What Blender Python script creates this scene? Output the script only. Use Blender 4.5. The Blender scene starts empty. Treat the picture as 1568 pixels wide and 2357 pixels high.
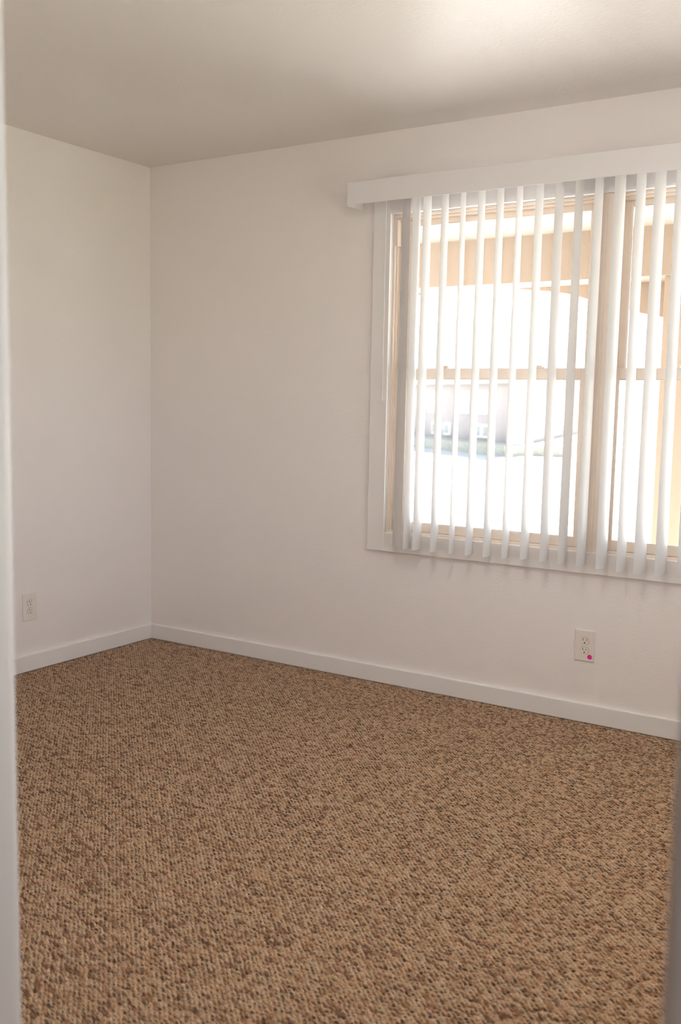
import bpy, bmesh, math, random
from mathutils import Vector, Matrix
random.seed(7)
scene = bpy.context.scene
COL = scene.collection

# ------------------------------------------------------------------ camera
YAW, PITCH, ROLL = math.radians(32.55881613), math.radians(6.38694111), math.radians(1.07564028)
CAM = Vector((3.62307902, -3.81015641, 1.27346431))
FPX = 2260.51338
F = Vector((-math.sin(YAW)*math.cos(PITCH), math.cos(YAW)*math.cos(PITCH), -math.sin(PITCH)))
R0 = Vector((math.cos(YAW), math.sin(YAW), 0)); U0 = R0.cross(F)
RR = R0*math.cos(ROLL)+U0*math.sin(ROLL); UU = -R0*math.sin(ROLL)+U0*math.cos(ROLL)
cd = bpy.data.cameras.new('camera'); cam = bpy.data.objects.new('camera', cd); COL.objects.link(cam)
cd.sensor_fit = 'VERTICAL'; cd.sensor_height = 36; cd.sensor_width = 24
cd.lens = 36*FPX/2357
cam.matrix_world = Matrix(((RR.x, UU.x, -F.x, CAM.x), (RR.y, UU.y, -F.y, CAM.y), (RR.z, UU.z, -F.z, CAM.z), (0, 0, 0, 1)))
cd.clip_start = .05; cd.clip_end = 500
cd.dof.use_dof = True; cd.dof.focus_distance = 3.7; cd.dof.aperture_fstop = 3.4
scene.camera = cam

# ------------------------------------------------------------------ light
scene.view_settings.view_transform = 'Standard'; scene.view_settings.look = 'None'
scene.view_settings.exposure = 1.85; scene.view_settings.gamma = 1.0
scene.view_settings.use_curve_mapping = False
w = bpy.data.worlds.new('sky'); scene.world = w; w.use_nodes = True
nt = w.node_tree; nt.nodes.clear()
sky = nt.nodes.new('ShaderNodeTexSky'); sky.sky_type = 'HOSEK_WILKIE'
sky.turbidity = 3.5; sky.ground_albedo = .5
SUN_EL, SUN_AZ = math.radians(43), math.radians(-10)     # azimuth measured from +Y towards +X
sundir = Vector((math.sin(SUN_AZ)*math.cos(SUN_EL), math.cos(SUN_AZ)*math.cos(SUN_EL), math.sin(SUN_EL)))
sky.sun_direction = sundir
hs = nt.nodes.new('ShaderNodeHueSaturation'); hs.inputs['Saturation'].default_value = .45
bg = nt.nodes.new('ShaderNodeBackground'); bg.inputs['Strength'].default_value = 6
wo = nt.nodes.new('ShaderNodeOutputWorld')
nt.links.new(sky.outputs[0], hs.inputs['Color']); nt.links.new(hs.outputs[0], bg.inputs['Color']); nt.links.new(bg.outputs[0], wo.inputs[0])
sl = bpy.data.lights.new('sun', 'SUN'); sun = bpy.data.objects.new('sun', sl); COL.objects.link(sun)
sl.energy = 25; sl.angle = math.radians(.6); sl.color = (1, .965, .92)
sun.rotation_euler = (-sundir).to_track_quat('-Z', 'Y').to_euler(); sun.location = (2, 12, 18)
scene.cycles.max_bounces = 9; scene.cycles.diffuse_bounces = 7; scene.cycles.transparent_max_bounces = 12
scene.cycles.adaptive_threshold = .02; scene.cycles.caustics_reflective = False; scene.cycles.caustics_refractive = False
scene.cycles.sample_clamp_indirect = 6

# ------------------------------------------------------------------ materials
def mat(name, col, rough=.6, spec=.5, bump=None, metal=0):
    m = bpy.data.materials.new(name); m.use_nodes = True
    n = m.node_tree; b = n.nodes['Principled BSDF']
    b.inputs['Base Color'].default_value = (*col, 1); b.inputs['Roughness'].default_value = rough
    b.inputs['Specular IOR Level'].default_value = spec; b.inputs['Metallic'].default_value = metal
    if bump:
        sc, dist, strength = bump
        tc = n.nodes.new('ShaderNodeTexCoord'); no = n.nodes.new('ShaderNodeTexNoise')
        no.inputs['Scale'].default_value = sc; no.inputs['Detail'].default_value = 3
        bp = n.nodes.new('ShaderNodeBump'); bp.inputs['Distance'].default_value = dist; bp.inputs['Strength'].default_value = strength
        n.links.new(tc.outputs['Object'], no.inputs['Vector']); n.links.new(no.outputs[0], bp.inputs['Height'])
        n.links.new(bp.outputs[0], b.inputs['Normal'])
    return m
M = {}
M['wall'] = mat('wall_paint', (.885, .842, .828), .5, .4, (95, .002, .35))
M['ceiling'] = mat('ceiling_paint', (.79, .752, .733), .38, .5, (70, .003, .4))
M['trim'] = mat('trim_paint', (.86, .84, .83), .35, .5, (60, .0005, .3))
M['valance'] = mat('white_plastic', (.80, .775, .785), .35, .5)
M['tan'] = mat('tan_metal', (.82, .72, .63), .4, .5)
M['plate'] = mat('outlet_plastic', (.83, .78, .73), .3, .5)
M['slot'] = mat('slot_dark', (.02, .015, .012), .8, .2)
M['pink'] = mat('magenta_paper', (.85, .03, .36), .5, .3)
M['concrete'] = mat('concrete', (.34, .335, .33), .8, .3, (30, .004, .4))
M['asphalt'] = mat('pale_concrete_road', (.36, .355, .345), .85, .3, (15, .01, .4))
M['stucco'] = mat('tan_stucco', (.34, .268, .212), .8, .3, (120, .003, .5))
M['soffit'] = mat('porch_ceiling_paint', (.34, .305, .27), .6, .3)
M['window_white'] = mat('white_vinyl', (.85, .85, .85), .5, .4)
M['metal'] = mat('screw_metal', (.6, .58, .55), .35, .5, None, 1)

def vane_mat():
    m = bpy.data.materials.new('vane_vinyl'); m.use_nodes = True; n = m.node_tree
    b = n.nodes['Principled BSDF']; b.inputs['Base Color'].default_value = (.80, .785, .785, 1); b.inputs['Roughness'].default_value = .45
    t = n.nodes.new('ShaderNodeBsdfTranslucent'); t.inputs[0].default_value = (.86, .84, .82, 1)
    mx = n.nodes.new('ShaderNodeMixShader'); mx.inputs[0].default_value = .08
    n.links.new(b.outputs[0], mx.inputs[1]); n.links.new(t.outputs[0], mx.inputs[2])
    n.links.new(mx.outputs[0], n.nodes['Material Output'].inputs[0]); return m
M['vane'] = vane_mat()
def glass_mat():
    m = bpy.data.materials.new('window_glass'); m.use_nodes = True; n = m.node_tree
    n.nodes.remove(n.nodes['Principled BSDF'])
    tr = n.nodes.new('ShaderNodeBsdfTransparent'); tr.inputs[0].default_value = (.96, .975, .97, 1)
    gl = n.nodes.new('ShaderNodeBsdfGlossy'); gl.inputs['Roughness'].default_value = .02
    lw = n.nodes.new('ShaderNodeLayerWeight'); lw.inputs[0].default_value = .5
    pw = n.nodes.new('ShaderNodeMath'); pw.operation = 'POWER'; pw.inputs[1].default_value = 5; n.links.new(lw.outputs['Facing'], pw.inputs[0])
    fr = n.nodes.new('ShaderNodeMath'); fr.operation = 'MULTIPLY_ADD'; fr.inputs[1].default_value = .93; fr.inputs[2].default_value = .04; n.links.new(pw.outputs[0], fr.inputs[0])
    mx = n.nodes.new('ShaderNodeMixShader')
    n.links.new(fr.outputs[0], mx.inputs[0]); n.links.new(tr.outputs[0], mx.inputs[1]); n.links.new(gl.outputs[0], mx.inputs[2])
    n.links.new(mx.outputs[0], n.nodes['Material Output'].inputs[0]); return m
M['glass'] = glass_mat()
def carpet_mat():
    m = bpy.data.materials.new('berber_carpet'); m.use_nodes = True; n = m.node_tree; N = n.nodes.new; L = n.links.new
    b = n.nodes['Principled BSDF']; b.inputs['Roughness'].default_value = .95; b.inputs['Specular IOR Level'].default_value = .15
    b.inputs['Sheen Weight'].default_value = .15
    tc = N('ShaderNodeTexCoord')
    wob = N('ShaderNodeTexNoise'); wob.inputs['Scale'].default_value = 38; wob.inputs['Detail'].default_value = 1
    L(tc.outputs['Object'], wob.inputs['Vector'])
    mp = N('ShaderNodeMapping'); mp.vector_type = 'TEXTURE'; mp.inputs['Scale'].default_value = (.0190, .0062, 1); mp.inputs['Rotation'].default_value = (0, 0, math.radians(-11))
    sc = N('ShaderNodeVectorMath'); sc.operation = 'MULTIPLY_ADD'; sc.inputs[1].default_value = (.008, .003, 0)
    L(wob.outputs['Color'], sc.inputs[0]); L(tc.outputs['Object'], sc.inputs[2]); L(sc.outputs[0], mp.inputs['Vector'])
    sx = N('ShaderNodeSeparateXYZ'); L(mp.outputs[0], sx.inputs[0])
    sh = N('ShaderNodeMath'); sh.operation = 'MULTIPLY_ADD'; sh.inputs[1].default_value = .5; L(sx.outputs[1], sh.inputs[0]); L(sx.outputs[0], sh.inputs[2])
    flat = N('ShaderNodeCombineXYZ'); L(sh.outputs[0], flat.inputs[0]); L(sx.outputs[1], flat.inputs[1])
    vo = N('ShaderNodeTexVoronoi'); vo.voronoi_dimensions = '2D'; vo.inputs['Scale'].default_value = 1; vo.inputs['Randomness'].default_value = .5
    L(flat.outputs[0], vo.inputs['Vector'])
    sp = N('ShaderNodeSeparateColor'); L(vo.outputs['Color'], sp.inputs[0])
    ramp = N('ShaderNodeValToRGB'); ramp.color_ramp.interpolation = 'LINEAR'
    els = [(0, (0.146, 0.086, 0.054)), (.28, (0.201, 0.118, 0.072)), (.36, (0.456, 0.235, 0.125)), (.44, (0.638, 0.408, 0.241)), (.52, (0.730, 0.526, 0.340)), (.60, (0.511, 0.408, 0.286)), (.68, (0.675, 0.408, 0.251)), (.78, (0.803, 0.644, 0.483)), (1, (0.821, 0.689, 0.537))]
    cr = ramp.color_ramp
    cr.elements[0].position = 0; cr.elements[0].color = (*els[0][1], 1); cr.elements[1].position = 1; cr.elements[1].color = (*els[-1][1], 1)
    for p_, c_ in els[1:-1]:
        e = cr.elements.new(p_); e.color = (*c_, 1)
    st = N('ShaderNodeTexNoise'); st.inputs['Scale'].default_value = 2.6; st.inputs['Detail'].default_value = 2
    sm = N('ShaderNodeVectorMath'); sm.operation = 'MULTIPLY'; sm.inputs[1].default_value = (.9, 1.3, 0); L(flat.outputs[0], sm.inputs[0]); L(sm.outputs[0], st.inputs['Vector'])
    mixf = N('ShaderNodeMix'); mixf.inputs[0].default_value = .55; L(sp.outputs[0], mixf.inputs[2]); L(st.outputs[0], mixf.inputs[3])
    L(mixf.outputs[0], ramp.inputs[0])
    # fine flecks inside the yarn
    fl = N('ShaderNodeTexNoise'); fl.inputs['Scale'].default_value = 420; fl.inputs['Detail'].default_value = 2
    L(tc.outputs['Object'], fl.inputs['Vector'])
    fr = N('ShaderNodeValToRGB'); fr.color_ramp.elements[0].position = .33; fr.color_ramp.elements[0].color = (.35, .28, .22, 1)
    fr.color_ramp.elements[1].position = .55; fr.color_ramp.elements[1].color = (1, 1, 1, 1)
    L(fl.outputs[0], fr.inputs[0])
    mu = N('ShaderNodeMix'); mu.data_type = 'RGBA'; mu.blend_type = 'MULTIPLY'; mu.inputs[0].default_value = .8
    # dark flecks painted for yarn and the shaded gaps between loops, own lattice
    of = N('ShaderNodeVectorMath'); of.operation = 'ADD'; of.inputs[1].default_value = (37.3, 91.7, 0); L(flat.outputs[0], of.inputs[0])
    vf = N('ShaderNodeTexVoronoi'); vf.voronoi_dimensions = '2D'; vf.inputs['Scale'].default_value = 1.0; vf.inputs['Randomness'].default_value = .55; L(of.outputs[0], vf.inputs['Vector'])
    sf = N('ShaderNodeSeparateColor'); L(vf.outputs['Color'], sf.inputs[0])
    rad = N('ShaderNodeMapRange'); rad.inputs['To Min'].default_value = .06; rad.inputs['To Max'].default_value = .42; L(sf.outputs[0], rad.inputs['Value'])
    df = N('ShaderNodeMath'); df.operation = 'SUBTRACT'; L(vf.outputs['Distance'], df.inputs[0]); L(rad.outputs[0], df.inputs[1])
    sm2 = N('ShaderNodeMapRange'); sm2.inputs['From Min'].default_value = -.20; sm2.inputs['From Max'].default_value = .14; L(df.outputs[0], sm2.inputs['Value'])
    dk = N('ShaderNodeMix'); dk.data_type = 'RGBA'; dk.inputs[6].default_value = (.085, .043, .022, 1)
    L(sm2.outputs[0], dk.inputs[0]); L(ramp.outputs[0], dk.inputs[7])
    L(dk.outputs[2], mu.inputs[6]); L(fr.outputs[0], mu.inputs[7]); L(mu.outputs[2], b.inputs['Base Color'])
    inv = N('ShaderNodeMath'); inv.operation = 'MULTIPLY_ADD'; inv.inputs[1].default_value = -1; inv.inputs[2].default_value = 1
    L(vo.outputs['Distance'], inv.inputs[0])
    ad = N('ShaderNodeMath'); ad.operation = 'MULTIPLY_ADD'; ad.inputs[1].default_value = .25
    L(fl.outputs[0], ad.inputs[0]); L(inv.outputs[0], ad.inputs[2])
    bp = N('ShaderNodeBump'); bp.inputs['Distance'].default_value = .005; bp.inputs['Strength'].default_value = 1
    bp.inputs['Strength'].default_value = .5; bp.inputs['Distance'].default_value = .001
    L(fl.outputs[0], bp.inputs['Height']); L(bp.outputs[0], b.inputs['Normal'])
    dp = N('ShaderNodeDisplacement'); dp.inputs['Midlevel'].default_value = 1.0; dp.inputs['Scale'].default_value = .008
    q1 = N('ShaderNodeMath'); q1.operation = 'MULTIPLY'; q1.inputs[1].default_value = 1.45; L(vo.outputs['Distance'], q1.inputs[0])
    q2 = N('ShaderNodeMath'); q2.operation = 'POWER'; q2.inputs[1].default_value = 2.4; q2.use_clamp = True; L(q1.outputs[0], q2.inputs[0])
    q3 = N('ShaderNodeMath'); q3.operation = 'SUBTRACT'; q3.inputs[0].default_value = 1; L(q2.outputs[0], q3.inputs[1])
    L(q3.outputs[0], dp.inputs['Height'])
    L(dp.outputs[0], n.nodes['Material Output'].inputs['Displacement'])
    m.displacement_method = 'BOTH'
    return m
M['carpet'] = carpet_mat()
def brick_mat():
    m = bpy.data.materials.new('pale_brick'); m.use_nodes = True; n = m.node_tree
    b = n.nodes['Principled BSDF']; b.inputs['Roughness'].default_value = .9
    tc = n.nodes.new('ShaderNodeTexCoord'); br = n.nodes.new('ShaderNodeTexBrick'); br.inputs['Scale'].default_value = 4
    br.inputs['Color1'].default_value = (.36, .30, .285, 1); br.inputs['Color2'].default_value = (.33, .275, .26, 1); br.inputs['Mortar'].default_value = (.38, .36, .34, 1)
    mp = n.nodes.new('ShaderNodeMapping'); mp.inputs['Rotation'].default_value = (math.radians(90), 0, 0)
    n.links.new(tc.outputs['Object'], mp.inputs[0]); n.links.new(mp.outputs[0], br.inputs['Vector']); n.links.new(br.outputs[0], b.inputs['Base Color']); return m
M['brick'] = brick_mat()
M['shingle'] = mat('grey_shingle', (.30, .285, .275), .9, .2, (6, .03, .6))
M['dark_glass'] = mat('distant_window_glass', (.20, .205, .20), .3, .5)
M['hedge'] = mat('grey_green_leaves', (.38, .36, .30), .8, .2, (9, .08, 1))
M['grass'] = mat('dry_grass', (.20, .20, .14), .9, .2, (20, .03, 1))

# ------------------------------------------------------------------ mesh helpers
def add_box(bm, x0, x1, y0, y1, z0, z1):
    x0, x1 = sorted((x0, x1)); y0, y1 = sorted((y0, y1)); z0, z1 = sorted((z0, z1))
    v = [bm.verts.new(p) for p in ((x0, y0, z0), (x1, y0, z0), (x1, y1, z0), (x0, y1, z0), (x0, y0, z1), (x1, y0, z1), (x1, y1, z1), (x0, y1, z1))]
    for f in ((0, 3, 2, 1), (4, 5, 6, 7), (0, 1, 5, 4), (1, 2, 6, 5), (2, 3, 7, 6), (3, 0, 4, 7)):
        bm.faces.new([v[i] for i in f])
def obj(name, bm, m, parent=None, kind=None, smooth=False, bevel=0, bevseg=2):
    me = bpy.data.meshes.new(name); bm.normal_update(); bm.to_mesh(me); bm.free()
    o = bpy.data.objects.new(name, me); COL.objects.link(o)
    me.materials.append(m)
    if smooth:
        for p in me.polygons: p.use_smooth = True
    if bevel:
        md = o.modifiers.new('bevel', 'BEVEL'); md.width = bevel; md.segments = bevseg; md.limit_method = 'ANGLE'
    if parent is not None: o.parent = parent
    if kind: o['kind'] = kind
    return o
def boxes(name, lst, m, parent=None, kind=None, **k):
    bm = bmesh.new()
    for b in lst: add_box(bm, *b)
    return obj(name, bm, m, parent, kind, **k)
def box(name, b, m, parent=None, kind=None, **k): return boxes(name, [b], m, parent, kind, **k)
def thing(name, label, cat, loc=(0, 0, 0), group=None):
    o = bpy.data.objects.new(name, None); COL.objects.link(o); o.empty_display_size = .05
    o.location = loc; o['label'] = label; o['category'] = cat
    if group: o['group'] = group
    return o
def struct_empty(name):
    o = bpy.data.objects.new(name, None); COL.objects.link(o); o['kind'] = 'structure'; return o
def ring(bm, x0, x1, z0, z1, t, y0, y1, tb=None, tt=None):
    tb = t if tb is None else tb; tt = t if tt is None else tt
    add_box(bm, x0, x0+t, y0, y1, z0, z1); add_box(bm, x1-t, x1, y0, y1, z0, z1)
    add_box(bm, x0+t, x1-t, y0, y1, z0, z0+tb); add_box(bm, x0+t, x1-t, y0, y1, z1-tt, z1)
def holed_wall(bm, x0, x1, z0, z1, y0, y1, hx0, hx1, hz0, hz1):
    """wall slab in the XZ plane with one rectangular opening, a single manifold mesh"""
    P = []
    for y in (y0, y1):
        P.append([[bm.verts.new((x, y, z)) for x in (x0, hx0, hx1, x1)] for z in (z0, hz0, hz1, z1)])
    n_rows = 3
    for s, g in enumerate(P):
        for r in range(3):
            for c in range(3):
                if r == 1 and c == 1: continue
                q = [g[r][c], g[r][c+1], g[r+1][c+1], g[r+1][c]]
                bm.faces.new(q if s == 0 else q[::-1])
    a, b = P
    for (r1, c1), (r2, c2) in (((1, 1), (1, 2)), ((1, 2), (2, 2)), ((2, 2), (2, 1)), ((2, 1), (1, 1))):
        bm.faces.new([a[r1][c1], b[r1][c1], b[r2][c2], a[r2][c2]])
    edge = [(0, i) for i in range(4)]+[(i, 3) for i in range(1, 4)]+[(3, i) for i in (2, 1, 0)]+[(i, 0) for i in (2, 1)]
    for i in range(len(edge)):
        r1, c1 = edge[i]; r2, c2 = edge[(i+1) % len(edge)]
        bm.faces.new([a[r2][c2], b[r2][c2], b[r1][c1], a[r1][c1]])
    bmesh.ops.recalc_face_normals(bm, faces=bm.faces)

RX, RY, RH = 3.66, -3.05, 2.44          # room width, depth, height
WT = .12
# window opening (casing inner edge)
WX0, WX1, WZ0, WZ1 = 1.432, 3.330, .694, 2.088
# ------------------------------------------------------------------ room shell
S = 'structure'
HX0, HX1, HY = 1.6, 5.2, -5.1            # hallway behind the doorway
def carpet(name, x0, x1, y0, y1, nx, ny, lev, kg):
    bm = bmesh.new()
    g = [[bm.verts.new((x0+(x1-x0)*(kg*i/nx-(kg-1)*(i/nx)**2), y1+(y0-y1)*(kg*(ny-j)/ny-(kg-1)*((ny-j)/ny)**2), 0)) for i in range(nx+1)] for j in range(ny+1)]
    for j in range(ny):
        for i in range(nx): bm.faces.new((g[j][i], g[j][i+1], g[j+1][i+1], g[j+1][i]))
    o = obj(name, bm, M['carpet'], None, S, smooth=True)
    md = o.modifiers.new('dense', 'SUBSURF'); md.subdivision_type = 'SIMPLE'; md.levels = 0; md.render_levels = lev
    return o
carpet('floor', 0, RX, RY-.06, 0, 58, 50, 5, 1.4)
carpet('floor_hall', HX0, HX1, HY, RY-.06, 30, 16, 2, 1)
box('subfloor', (-WT, HX1+WT, HY-WT, 0, -.10, -.012), M['trim'], None, S)
box('ceiling', (-WT, HX1+WT, HY-WT, .16, RH, RH+.1), M['ceiling'], None, S)
box('wall_left', (-WT, 0, RY-WT, .16, 0, RH), M['wall'], None, S)
bm = bmesh.new(); holed_wall(bm, 0, RX+WT, 0, RH, 0, .16, WX0-.012, WX1+.012, WZ0-.012, WZ1+.012)
obj('wall_back', bm, M['wall'], None, S)
W2 = (-2.30, -.80, .60, 2.088)          # window added in the unseen right wall, sized to fill the room with light
boxes('wall_right', [(RX, RX+WT, RY, W2[0], 0, RH), (RX, RX+WT, W2[1], 0, 0, RH), (RX, RX+WT, W2[0], W2[1], 0, W2[2]), (RX, RX+WT, W2[0], W2[1], W2[3], RH)], M['wall'], None, S)
DX0, DX1, DZ = 2.672, 3.478, 2.035
bm = bmesh.new()
add_box(bm, 0, DX0-.018, RY-WT, RY, 0, RH); add_box(bm, DX1+.018, HX1, RY-WT, RY, 0, RH); add_box(bm, DX0-.018, DX1+.018, RY-WT, RY, DZ+.018, RH)
obj('wall_front', bm, M['wall'], None, S)
# hallway walls
box('wall_hall_left', (HX0-WT, HX0, HY, RY-WT, 0, RH), M['wall'], None, S)
box('wall_hall_right', (HX1, HX1+WT, HY, RY, 0, RH), M['wall'], None, S)
box('wall_hall_back', (HX0-WT, HX1+WT, HY-WT, HY, 0, RH), M['wall'], None, S)
# doorway lining and casing
d = struct_empty('door_1')
boxes('door_jamb', [(DX0-.018, DX0, RY-WT, RY, 0, DZ), (DX1, DX1+.018, RY-WT, RY, 0, DZ), (DX0-.018, DX1+.018, RY-WT, RY, DZ, DZ+.018)], M['trim'], d, None, bevel=.0015)
for s, (y0, y1) in enumerate(((RY, RY+.012), (RY-WT-.012, RY-WT))):
    boxes('door_casing', [(DX0-.066, DX0-.008, y0, y1, 0, DZ+.066), (DX1+.008, DX1+.066, y0, y1, 0, DZ+.066), (DX0-.008, DX1+.008, y0, y1, DZ+.008, DZ+.066)], M['trim'], d, None, bevel=.002)
# baseboards with an eased top edge
def baseboard(name, x0, x1, y0, y1):
    return box(name, (x0, x1, y0, y1, 0, .079), M['trim'], None, S, bevel=.0045, bevseg=3)
baseboard('baseboard_back', .015, RX, -.015, 0)
baseboard('baseboard_left', 0, .015, RY, 0)
baseboard('baseboard_right', RX-.015, RX, RY, -.015)
baseboard('baseboard_front', .015, DX0-.066, RY, RY+.015)

# ------------------------------------------------------------------ window
win = struct_empty('window_1')
CW = .085
bm = bmesh.new(); ring(bm, WX0-CW, WX1+CW, WZ0-CW+.002, WZ1+CW, CW, -.018, 0)
obj('window_casing', bm, M['trim'], win, None, bevel=.0015)
bm = bmesh.new(); ring(bm, WX0-.012, WX1+.012, WZ0-.012, WZ1+.012, .012, -.004, .155)
obj('window_lining', bm, M['trim'], win)
MX0, MX1 = 2.352, 2.410
def unit(x0, x1, upper_glass, lower_glass):
    z0, z1 = WZ0, WZ1
    bm = bmesh.new(); ring(bm, x0, x1, z0, z1, .010, .010, .10, .012, .012)
    # parting beads of the tracks
    for yy in (.024, .054, .086):
        add_box(bm, x0+.010, x0+.018, yy-.002, yy+.002, z0+.012, z1-.012)
        add_box(bm, x1-.018, x1-.010, yy-.002, yy+.002, z0+.012, z1-.012)
        add_box(bm, x0+.018, x1-.018, yy-.002, yy+.002, z1-.022, z1-.012)
    obj('window_frame', bm, M['tan'], win, None, bevel=.0008)
    for (nm, sy, a0, a1, tb, tt, g) in (('upper_sash', .058, 1.385, z1-.014, .036, .030, upper_glass), ('lower_sash', .028, z0+.013, 1.425, .037, .043, lower_glass)):
        bm = bmesh.new()
        gx0, gx1 = g
        sx0, sx1 = x0+.012, x1-.012
        add_box(bm, sx0, gx0, sy, sy+.025, a0, a1); add_box(bm, gx1, sx1, sy, sy+.025, a0, a1)
        add_box(bm, gx0, gx1, sy, sy+.025, a0, a0+tb); add_box(bm, gx0, gx1, sy, sy+.025, a1-tt, a1)
        s = obj(nm, bm, M['tan'], win, None, bevel=.0015)
        bm = bmesh.new(); ring(bm, gx0, gx1, a0+tb, a1-tt, .004, sy+.003, sy+.010)
        obj('glazing_bead', bm, M['tan'], s)
        box('pane', (gx0+.003, gx1-.003, sy+.010, sy+.014, a0+tb+.003, a1-tt-.003), M['glass'], s)
    # lift rail along the meeting rail with a sash lock
    cx = (x0+x1)/2
    boxes('sash_lock', [(cx-.22-.028, cx-.22+.028, .032, .050, 1.425, 1.431), (cx-.235, cx-.19, .036, .046, 1.431, 1.437),
                        (cx+.22-.028, cx+.22+.028, .032, .050, 1.425, 1.431), (cx+.19, cx+.235, .036, .046, 1.431, 1.437)], M['tan'], win, None, bevel=.002)
    boxes('balance_cover', [(x0+.010, x0+.021, .012, .042, 1.955, z1-.022), (x1-.021, x1-.010, .012, .042, 1.955, z1-.022)], M['tan'], win, None, bevel=.0015)
unit(WX0, MX0, (1.500, 2.302), (1.506, 2.296))
unit(MX1, WX1, (2.460, 3.262), (2.447, 3.256))
boxes('window_mullion', [(MX0, MX1, -.004, .10, WZ0, WZ1), (MX0+.026, MX0+.032, -.007, -.004, WZ0, WZ1)], M['tan'], win, None, bevel=.001)

win2 = struct_empty('fill_window')  # added unseen window, lets fill daylight into the room
a, b, c, e = W2
boxes('window_casing', [(RX-.018, RX, a-CW, a, c-CW, e+CW), (RX-.018, RX, b, b+CW, c-CW, e+CW), (RX-.018, RX, a, b, c-CW, c), (RX-.018, RX, a, b, e, e+CW)], M['trim'], win2)
boxes('window_frame', [(RX+.03, RX+.08, a, a+.05, c, e), (RX+.03, RX+.08, b-.05, b, c, e), (RX+.03, RX+.08, a+.05, b-.05, c, c+.05), (RX+.03, RX+.08, a+.05, b-.05, e-.05, e),
                       (RX+.03, RX+.08, (a+b)/2-.03, (a+b)/2+.03, c+.05, e-.05)], M['tan'], win2)
boxes('pane', [(RX+.053, RX+.057, a+.05, (a+b)/2-.03, c+.05, e-.05), (RX+.053, RX+.057, (a+b)/2+.03, b-.05, c+.05, e-.05)], M['glass'], win2)
for nm, loc, rot, sx, sy in (('daylight_portal_right', (RX+.10, (a+b)/2, (c+e)/2), (0, math.radians(90), 0), e-c, b-a), ('daylight_portal_back', ((WX0+WX1)/2, .14, (WZ0+WZ1)/2), (math.radians(-90), 0, 0), WX1-WX0, WZ1-WZ0)):
    pl = bpy.data.lights.new(nm, 'AREA'); pl.shape = 'RECTANGLE'; pl.size = sx; pl.size_y = sy; pl.cycles.is_portal = True
    po = bpy.data.objects.new(nm, pl); COL.objects.link(po); po.location = loc; po.rotation_euler = rot

# ------------------------------------------------------------------ ceiling lamp added out of frame as fill light for the dark room
FILL_LAMP_POWER = 9.0
def emis(name, col, st):
    m = bpy.data.materials.new(name); m.use_nodes = True; n = m.node_tree; b = n.nodes['Principled BSDF']
    b.inputs['Base Color'].default_value = (.9, .9, .88, 1); b.inputs['Emission Color'].default_value = (*col, 1); b.inputs['Emission Strength'].default_value = st
    return m
lamp = thing('fill_ceiling_lamp', 'round white flush fill lamp added on the ceiling, out of frame', 'lamp', (2.55, -1.80, RH))
def lathe(bm, prof, seg=40):
    rings = [[bm.verts.new((r*math.cos(2*math.pi*i/seg), r*math.sin(2*math.pi*i/seg), z)) for i in range(seg)] if r > 1e-6 else [bm.verts.new((0, 0, z))] for r, z in prof]
    for A, B in zip(rings, rings[1:]):
        for i in range(seg):
            a = A[i % len(A)]; b = A[(i+1) % len(A)]; c = B[(i+1) % len(B)]; d = B[i % len(B)]
            q = [a, b, c, d]; q2 = []
            for v in q:
                if v not in q2: q2.append(v)
            if len(q2) > 2: bm.faces.new(q2)
    bmesh.ops.recalc_face_normals(bm, faces=bm.faces)
bm = bmesh.new(); lathe(bm, [(0, -.001), (.20, -.001), (.20, -.03), (.185, -.034), (0, -.034)]); obj('fill_lamp_base', bm, M['trim'], lamp, smooth=False)
bm = bmesh.new(); lathe(bm, [(.18, -.034), (.178, -.055), (.15, -.085), (.10, -.105), (.05, -.114), (0, -.117)]); obj('fill_lamp_shade', bm, emis('fill_lamp_glass', (1, .95, .89), FILL_LAMP_POWER), lamp, smooth=True)

hl = thing('fill_ceiling_lamp', 'small round flush fill lamp added on the unseen hallway ceiling', 'lamp', (4.3, -4.35, RH)); hl.scale = (.62, .62, .62)  # added copy of the fill lamp, brightens the hall side of the jamb
for ch in list(lamp.children):
    c = ch.copy(); COL.objects.link(c); c.parent = hl

# ------------------------------------------------------------------ vertical blinds
VX0, VX1, VZ0, VZ1 = 1.281, 3.481, 2.118, 2.211
bl = thing('vertical_blind', 'white vertical blind with boxed valance hanging open over the window', 'blinds', (0, 0, 0))
boxes('valance', [(VX0, VX1, -.138, -.134, VZ0, VZ1), (VX0, VX0+.004, -.134, -.0005, VZ0-.004, VZ1), (VX1-.004, VX1, -.134, -.0005, VZ0-.004, VZ1)], M['valance'], bl, None, bevel=.0012)
boxes('head_rail', [(VX0+.03, VX1-.03, -.10, -.06, 2.172, 2.203)], M['valance'], bl, None, bevel=.002)
for x in (1.5, 2.38, 3.26): box('bracket', (x-.02, x+.02, -.118, -.0005, 2.203, 2.206), M['valance'], bl)
TOPS = [(1.538, .042), (1.589, .040), (1.639, .041), (1.721, .034), (1.802, .022), (1.885, .033), (1.966, .032), (2.048, .026), (2.131, .035), (2.212, .037), (2.291, .034), (2.367, .035), (2.447, .045), (2.525, .039), (2.595, .044), (2.668, .039)]
BOTS = [(1.532, .648, .048), (1.583, .645, .041), (1.631, .646, .045), (1.714, .646, .038), (1.797, .647, .024), (1.878, .649, .036), (1.960, .650, .038), (2.041, .651, .033), (2.125, .656, .039), (2.209, .656, .041), (2.285, .655, .041), (2.361, .654, .040), (2.443, .651, .046), (2.520, .649, .038), (2.591, .648, .050), (2.670, .649, .046)]
for k in range(9):
    x = 2.668+.080*(k+1); t_ = (CAM.x-x)/(-.08-CAM.y); a_ = math.radians(83)
    wd = .0885*(math.cos(a_)+t_*math.sin(a_))/.93; TOPS.append((x, wd)); BOTS.append((x, .650, wd+.002))
CH = .0885
YV = -.08
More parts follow.
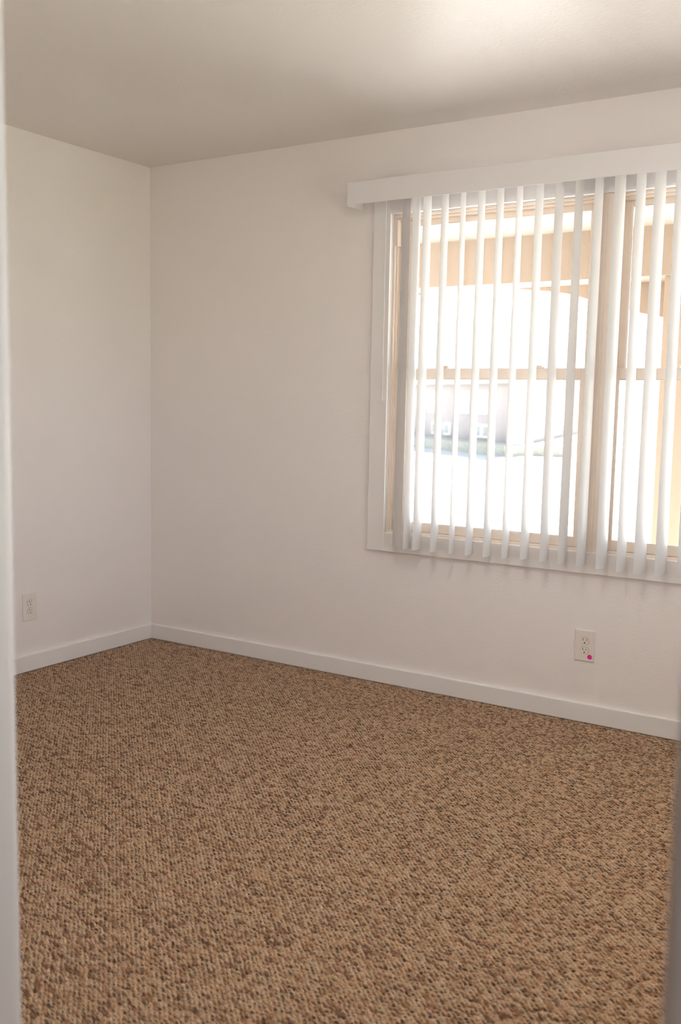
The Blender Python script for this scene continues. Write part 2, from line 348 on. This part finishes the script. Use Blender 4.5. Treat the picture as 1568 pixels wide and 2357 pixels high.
def vane_angle(x, wd, sg=1):
    t = abs((x-CAM.x)/(YV-CAM.y)) * (-1 if x > CAM.x else 1)
    a = math.sqrt(1+t*t); ph = math.atan(t)
    return ph+sg*math.acos(min(1, wd/CH/a))
def vane(x, zt, wt, xb, zb, wb, sg=1):
    bm = bmesh.new(); NS, NZ, sag, th = 14, 10, .0100, .0009
    at, ab = vane_angle(x, wt*.93, sg), vane_angle(xb, wb*.93, sg)
    rows = []
    for j in range(NZ+1):
        f = j/NZ; a = at+(ab-at)*f; cx = x+(xb-x)*f; z = zt+(zb-zt)*f
        ux, uy = math.cos(a), math.sin(a)          # along the chord, outer edge at +
        nx, ny = uy, -ux                           # bulge towards the right hand side of the room
        fr, bk = [], []
        for i in range(NS+1):
            s = i/NS*2-1; bow = sag*(1-s*s)-sag*.6
            px = cx+ux*CH/2*s+nx*bow; py = YV+uy*CH/2*s+ny*bow
            fr.append(bm.verts.new((px+nx*th/2, py+ny*th/2, z))); bk.append(bm.verts.new((px-nx*th/2, py-ny*th/2, z)))
        rows.append((fr, bk))
    for j in range(NZ):
        (f0, b0), (f1, b1) = rows[j], rows[j+1]
        for i in range(NS):
            bm.faces.new((f0[i], f0[i+1], f1[i+1], f1[i])); bm.faces.new((b0[i+1], b0[i], b1[i], b1[i+1]))
        bm.faces.new((f0[0], f1[0], b1[0], b0[0])); bm.faces.new((f0[-1], b0[-1], b1[-1], f1[-1]))
    for (fr, bk), flip in ((rows[0], 0), (rows[-1], 1)):
        for i in range(NS):
            q = (fr[i], bk[i], bk[i+1], fr[i+1]); bm.faces.new(q if flip else q[::-1])
    bmesh.ops.recalc_face_normals(bm, faces=bm.faces)
    o = obj('vane', bm, M['vane'], bl, smooth=True)
    md = o.modifiers.new('edge', 'EDGE_SPLIT'); md.split_angle = math.radians(40)
    b2 = bmesh.new()
    add_box(b2, x-.004, x+.004, YV-.008, YV+.008, zt-.006, 2.172)
    obj('vane_clip', b2, M['valance'], o)
for k, ((xt, wt), (xb, zb, wb)) in enumerate(zip(TOPS, BOTS)): vane(xt+(.011 if k else 0), 2.150, wt, xb+(.011 if k else 0), zb, wb, -1 if k == 0 else 1)
# tilt wand
def tube(bm, p0, p1, r, seg=10, r1=None):
    r1 = r if r1 is None else r1
    p0, p1 = Vector(p0), Vector(p1); d = (p1-p0).normalized(); a = d.orthogonal().normalized(); b = d.cross(a)
    A = [bm.verts.new(p0+(a*math.cos(t)+b*math.sin(t))*r) for t in [2*math.pi*i/seg for i in range(seg)]]
    B = [bm.verts.new(p1+(a*math.cos(t)+b*math.sin(t))*r1) for t in [2*math.pi*i/seg for i in range(seg)]]
    for i in range(seg): bm.faces.new((A[i], A[(i+1) % seg], B[(i+1) % seg], B[i]))
    bm.faces.new(A[::-1]); bm.faces.new(B)
bm = bmesh.new(); tube(bm, (1.456, -.1, 2.18), (1.457, -.1, 1.31), .0016); tube(bm, (1.457, -.1, 1.318), (1.457, -.1, 1.283), .0027)
obj('tilt_wand', bm, M['valance'], bl, smooth=False)

# ------------------------------------------------------------------ outlets
def oval(bm, r, flat, depth, y0, cz, seg=40, cx=0):
    ring0 = []
    for i in range(seg):
        t = 2*math.pi*i/seg; ring0.append((cx+r*math.cos(t), max(-flat, min(flat, r*math.sin(t)))+cz))
    A = [bm.verts.new((x, y0, z)) for x, z in ring0]; B = [bm.verts.new((x, y0-depth, z)) for x, z in ring0]
    for i in range(seg): bm.faces.new((A[i], A[(i+1) % seg], B[(i+1) % seg], B[i]))
    bm.faces.new(B); bm.faces.new(A[::-1]); bmesh.ops.recalc_face_normals(bm, faces=bm.faces)
def outlet(label, loc, rz, sticker=False):
    t = thing('wall_outlet', label, 'outlet', loc, 'duplex outlets on the walls'); t.rotation_euler = (0, 0, rz)
    PW, PH = .041, .0635
    bm = bmesh.new(); add_box(bm, -PW, PW, -.0065, -.0003, -PH, PH)
    obj('cover_plate', bm, M['plate'], t, bevel=.004, bevseg=4)
    for cz in (.0195, -.0195):
        bm = bmesh.new(); oval(bm, .0172, .0142, .0022, -.0062, cz); r = obj('receptacle', bm, M['plate'], t, bevel=.0006)
        bm = bmesh.new()
        add_box(bm, -.0073, -.0053, -.0089, -.0082, cz+.0008, cz+.0096); add_box(bm, .0058, .0076, -.0089, -.0082, cz+.0015, cz+.0088)
        oval(bm, .0026, .0026, .0007, -.0082, cz-.0072, 16)
        obj('slot', bm, M['slot'], r)
        bm = bmesh.new()                                  # dark gap round the receptacle
        oval(bm, .0178, .0148, .0003, -.0064, cz); obj('receptacle_gap', bm, M['slot'], r)
    bm = bmesh.new(); oval(bm, .0032, .0032, .0012, -.0062, 0, 20); obj('screw', bm, M['plate'], t)
    if sticker:
        bm = bmesh.new(); oval(bm, .0098, .0098, .0004, -.0065, -.0440, 32, .0225)
        s = obj('sticker', bm, M['pink'], t); s['label'] = 'round magenta dot sticker'
    return t
outlet('white duplex wall outlet with a magenta dot sticker, low on the wall under the window', (2.3745, 0, .3155), 0, True)
outlet('plain off-white duplex outlet low on the left wall near the doorway edge', (0, -.8065, .303), math.radians(90))

# ------------------------------------------------------------------ outside: porch
box('porch_floor', (-1.2, 4.6, .16, 1.95, -.42, -.10), M['concrete'], None, S, bevel=.01)
box('porch_ceiling', (-1.2, 4.6, .16, 2.15, 2.222, 2.30), M['soffit'], None, S)
box('porch_roof', (-1.3, 4.7, .16, 2.25, 2.46, 2.60), M['shingle'], None, S)
box('house_wall_outside', (-1.2, 4.6, .16, .19, -.2, WZ0-.02), M['stucco'], None, S)
box('porch_beam', (-1.2, 4.6, 1.50, 1.74, 1.963, 2.222), M['stucco'], None, S)
ARCH = [(0, .671), (.19, .668), (.375, .645), (.478, .633), (.586, .614), (.695, .579), (.973, .501), (1.126, .467), (1.15, .455)]
def arch(cx):
    bm = bmesh.new(); k = 1.045
    xs = []
    for a, z in ARCH[::-1]: xs.append((cx-a*k, 1.273+z*k))
    for a, z in ARCH[1:]: xs.append((cx+a*k, 1.273+z*k))
    y0, y1 = 1.74, 1.78
    top = 2.222
    for y, flip in ((y0, False), (y1, True)):
        pass
    V = [[bm.verts.new((x, y, z)) for x, z in xs] for y in (y0, y1)]; T = [[bm.verts.new((x, y, top)) for x, z in xs] for y in (y0, y1)]
    n = len(xs)
    for i in range(n-1):
        bm.faces.new((V[0][i], V[0][i+1], T[0][i+1], T[0][i])); bm.faces.new((V[1][i+1], V[1][i], T[1][i], T[1][i+1]))
        bm.faces.new((V[0][i+1], V[0][i], V[1][i], V[1][i+1])); bm.faces.new((T[0][i], T[0][i+1], T[1][i+1], T[1][i]))
    bm.faces.new((V[0][0], T[0][0], T[1][0], V[1][0])); bm.faces.new((V[0][-1], V[1][-1], T[1][-1], T[0][-1]))
    bmesh.ops.recalc_face_normals(bm, faces=bm.faces)
    obj('porch_arch', bm, M['stucco'], None, S)
ACX = 3.623+(1.12-3.623)*1.045
AW = 1.15*1.045
for k in (0, 1): arch(ACX+k*(2*AW+.16))
for k in (-.5, .5, 1.5):
    cxx = ACX+k*(2*AW+.16)
    boxes('porch_column', [(cxx-.08, cxx+.08, 1.52, 1.78, -.10, 1.963), (cxx-.10, cxx+.10, 1.50, 1.80, -.10, .02)], M['stucco'], None, S, bevel=.004)

# ground outside
box('street', (-60, 60, 1.95, 90, -.42, -.30), M['asphalt'], None, S)
box('lawn', (HX1+WT+.01, 60, -60, 1.95, -.42, -.30), M['grass'], None, S)
# neighbouring building (two faces meeting at one corner)
bld = thing('apartment_building', 'pale brick building with grey mansard upper storey beyond the street, seen through the blind', 'building')
K = Vector((-8.72, 26.6)); dl = (Vector((-14.322, 30.573))-Vector((-8.64, 26.42))).normalized(); dr = (Vector((-13.357, 47.288))-Vector((-8.64, 26.42))).normalized()
def face_box(bm, d, nrm, u0, u1, n0, n1, z0, z1):
    vs = []
    for z in (z0, z1):
        for (u, nn) in ((u0, n0), (u1, n0), (u1, n1), (u0, n1)):
            p = K+d*u+nrm*nn; vs.append(bm.verts.new((p.x, p.y, z)))
    for f in ((0, 3, 2, 1), (4, 5, 6, 7), (0, 1, 5, 4), (1, 2, 6, 5), (2, 3, 7, 6), (3, 0, 4, 7)): bm.faces.new([vs[i] for i in f])
    bmesh.ops.recalc_face_normals(bm, faces=bm.faces)
nl = Vector((-dl.y, dl.x));  nl = nl if nl.dot(Vector((CAM.x, CAM.y))-K) > 0 else -nl
nr = Vector((-dr.y, dr.x));  nr = nr if nr.dot(Vector((CAM.x, CAM.y))-K) > 0 else -nr
def prism(bm, z0, z1, LL=22, LR=26, inset=0):
    pts = [K, K+dl*LL, K+dl*LL+dr*LR, K+dr*LR]
    c = sum(pts, Vector((0, 0)))/4
    A = [bm.verts.new((p.x, p.y, z0)) for p in pts]
    B = [bm.verts.new(((p+(c-p).normalized()*inset).x, (p+(c-p).normalized()*inset).y, z1)) for p in pts]
    for i in range(4): bm.faces.new((A[i], A[(i+1) % 4], B[(i+1) % 4], B[i]))
    bm.faces.new(B); bm.faces.new(A[::-1]); bmesh.ops.recalc_face_normals(bm, faces=bm.faces)
bm = bmesh.new(); prism(bm, -.30, 2.2); obj('wall', bm, M['brick'], bld)
bm = bmesh.new(); prism(bm, 2.2, 4.43, inset=.25); obj('mansard_roof', bm, M['shingle'], bld)
bm = bmesh.new(); face_box(bm, dl, nl, -.3, 22, -.05, .35, 1.98, 2.2); face_box(bm, dr, nr, -.3, 26, -.05, .35, 1.98, 2.2); obj('eave', bm, M['shingle'], bld)
bm = bmesh.new(); face_box(bm, dl, nl, -.02, .12, 0, .30, .0, 4.4); obj('downspout', bm, M['window_white'], bld)
def bwindow(d, nrm, u, wd, z0, z1, glassy):
    bm = bmesh.new(); face_box(bm, d, nrm, u-wd/2, u+wd/2, -.3, .30 if z0 > 2 else .06, z0, z1)
    o = obj('window', bm, M['window_white'], bld)
    if glassy:
        off = .30 if z0 > 2 else .06
        bm = bmesh.new(); face_box(bm, d, nrm, u-wd/2+.06, u+wd/2-.06, off, off+.02, z0+.06, z1-.06); obj('pane', bm, M['dark_glass'], o)
for u in (2.55, 6.3, 10.0, 13.7): bwindow(dl, nl, u, 1.0, 3.42, 4.15, False)
for u in (5.5, 12, 18): bwindow(dr, nr, u, 1.6, 3.3, 4.0, False)
for u in (2.8, 4.2, 6.6, 10.0): bwindow(dl, nl, u, .8, .95, 1.75, False)
for u in (2.4, 3.0, 5.4, 6.4, 9.5): bwindow(dl, nl, u, .5, .12, .58, True)
for u in (4, 9, 15): bwindow(dr, nr, u, 1.6, .6, 1.6, False)
# hedge strip in front of it
bm = bmesh.new(); face_box(bm, dl, nl, -1.5, 22, .3, 1.6, -.30, .02); face_box(bm, dr, nr, -1.5, 26, .3, 1.6, -.30, .02)
h = obj('hedge', bm, M['hedge']); h['kind'] = 'stuff'; h['label'] = 'low grey-green hedge strip along the foot of the pale brick building'; h['category'] = 'hedge'
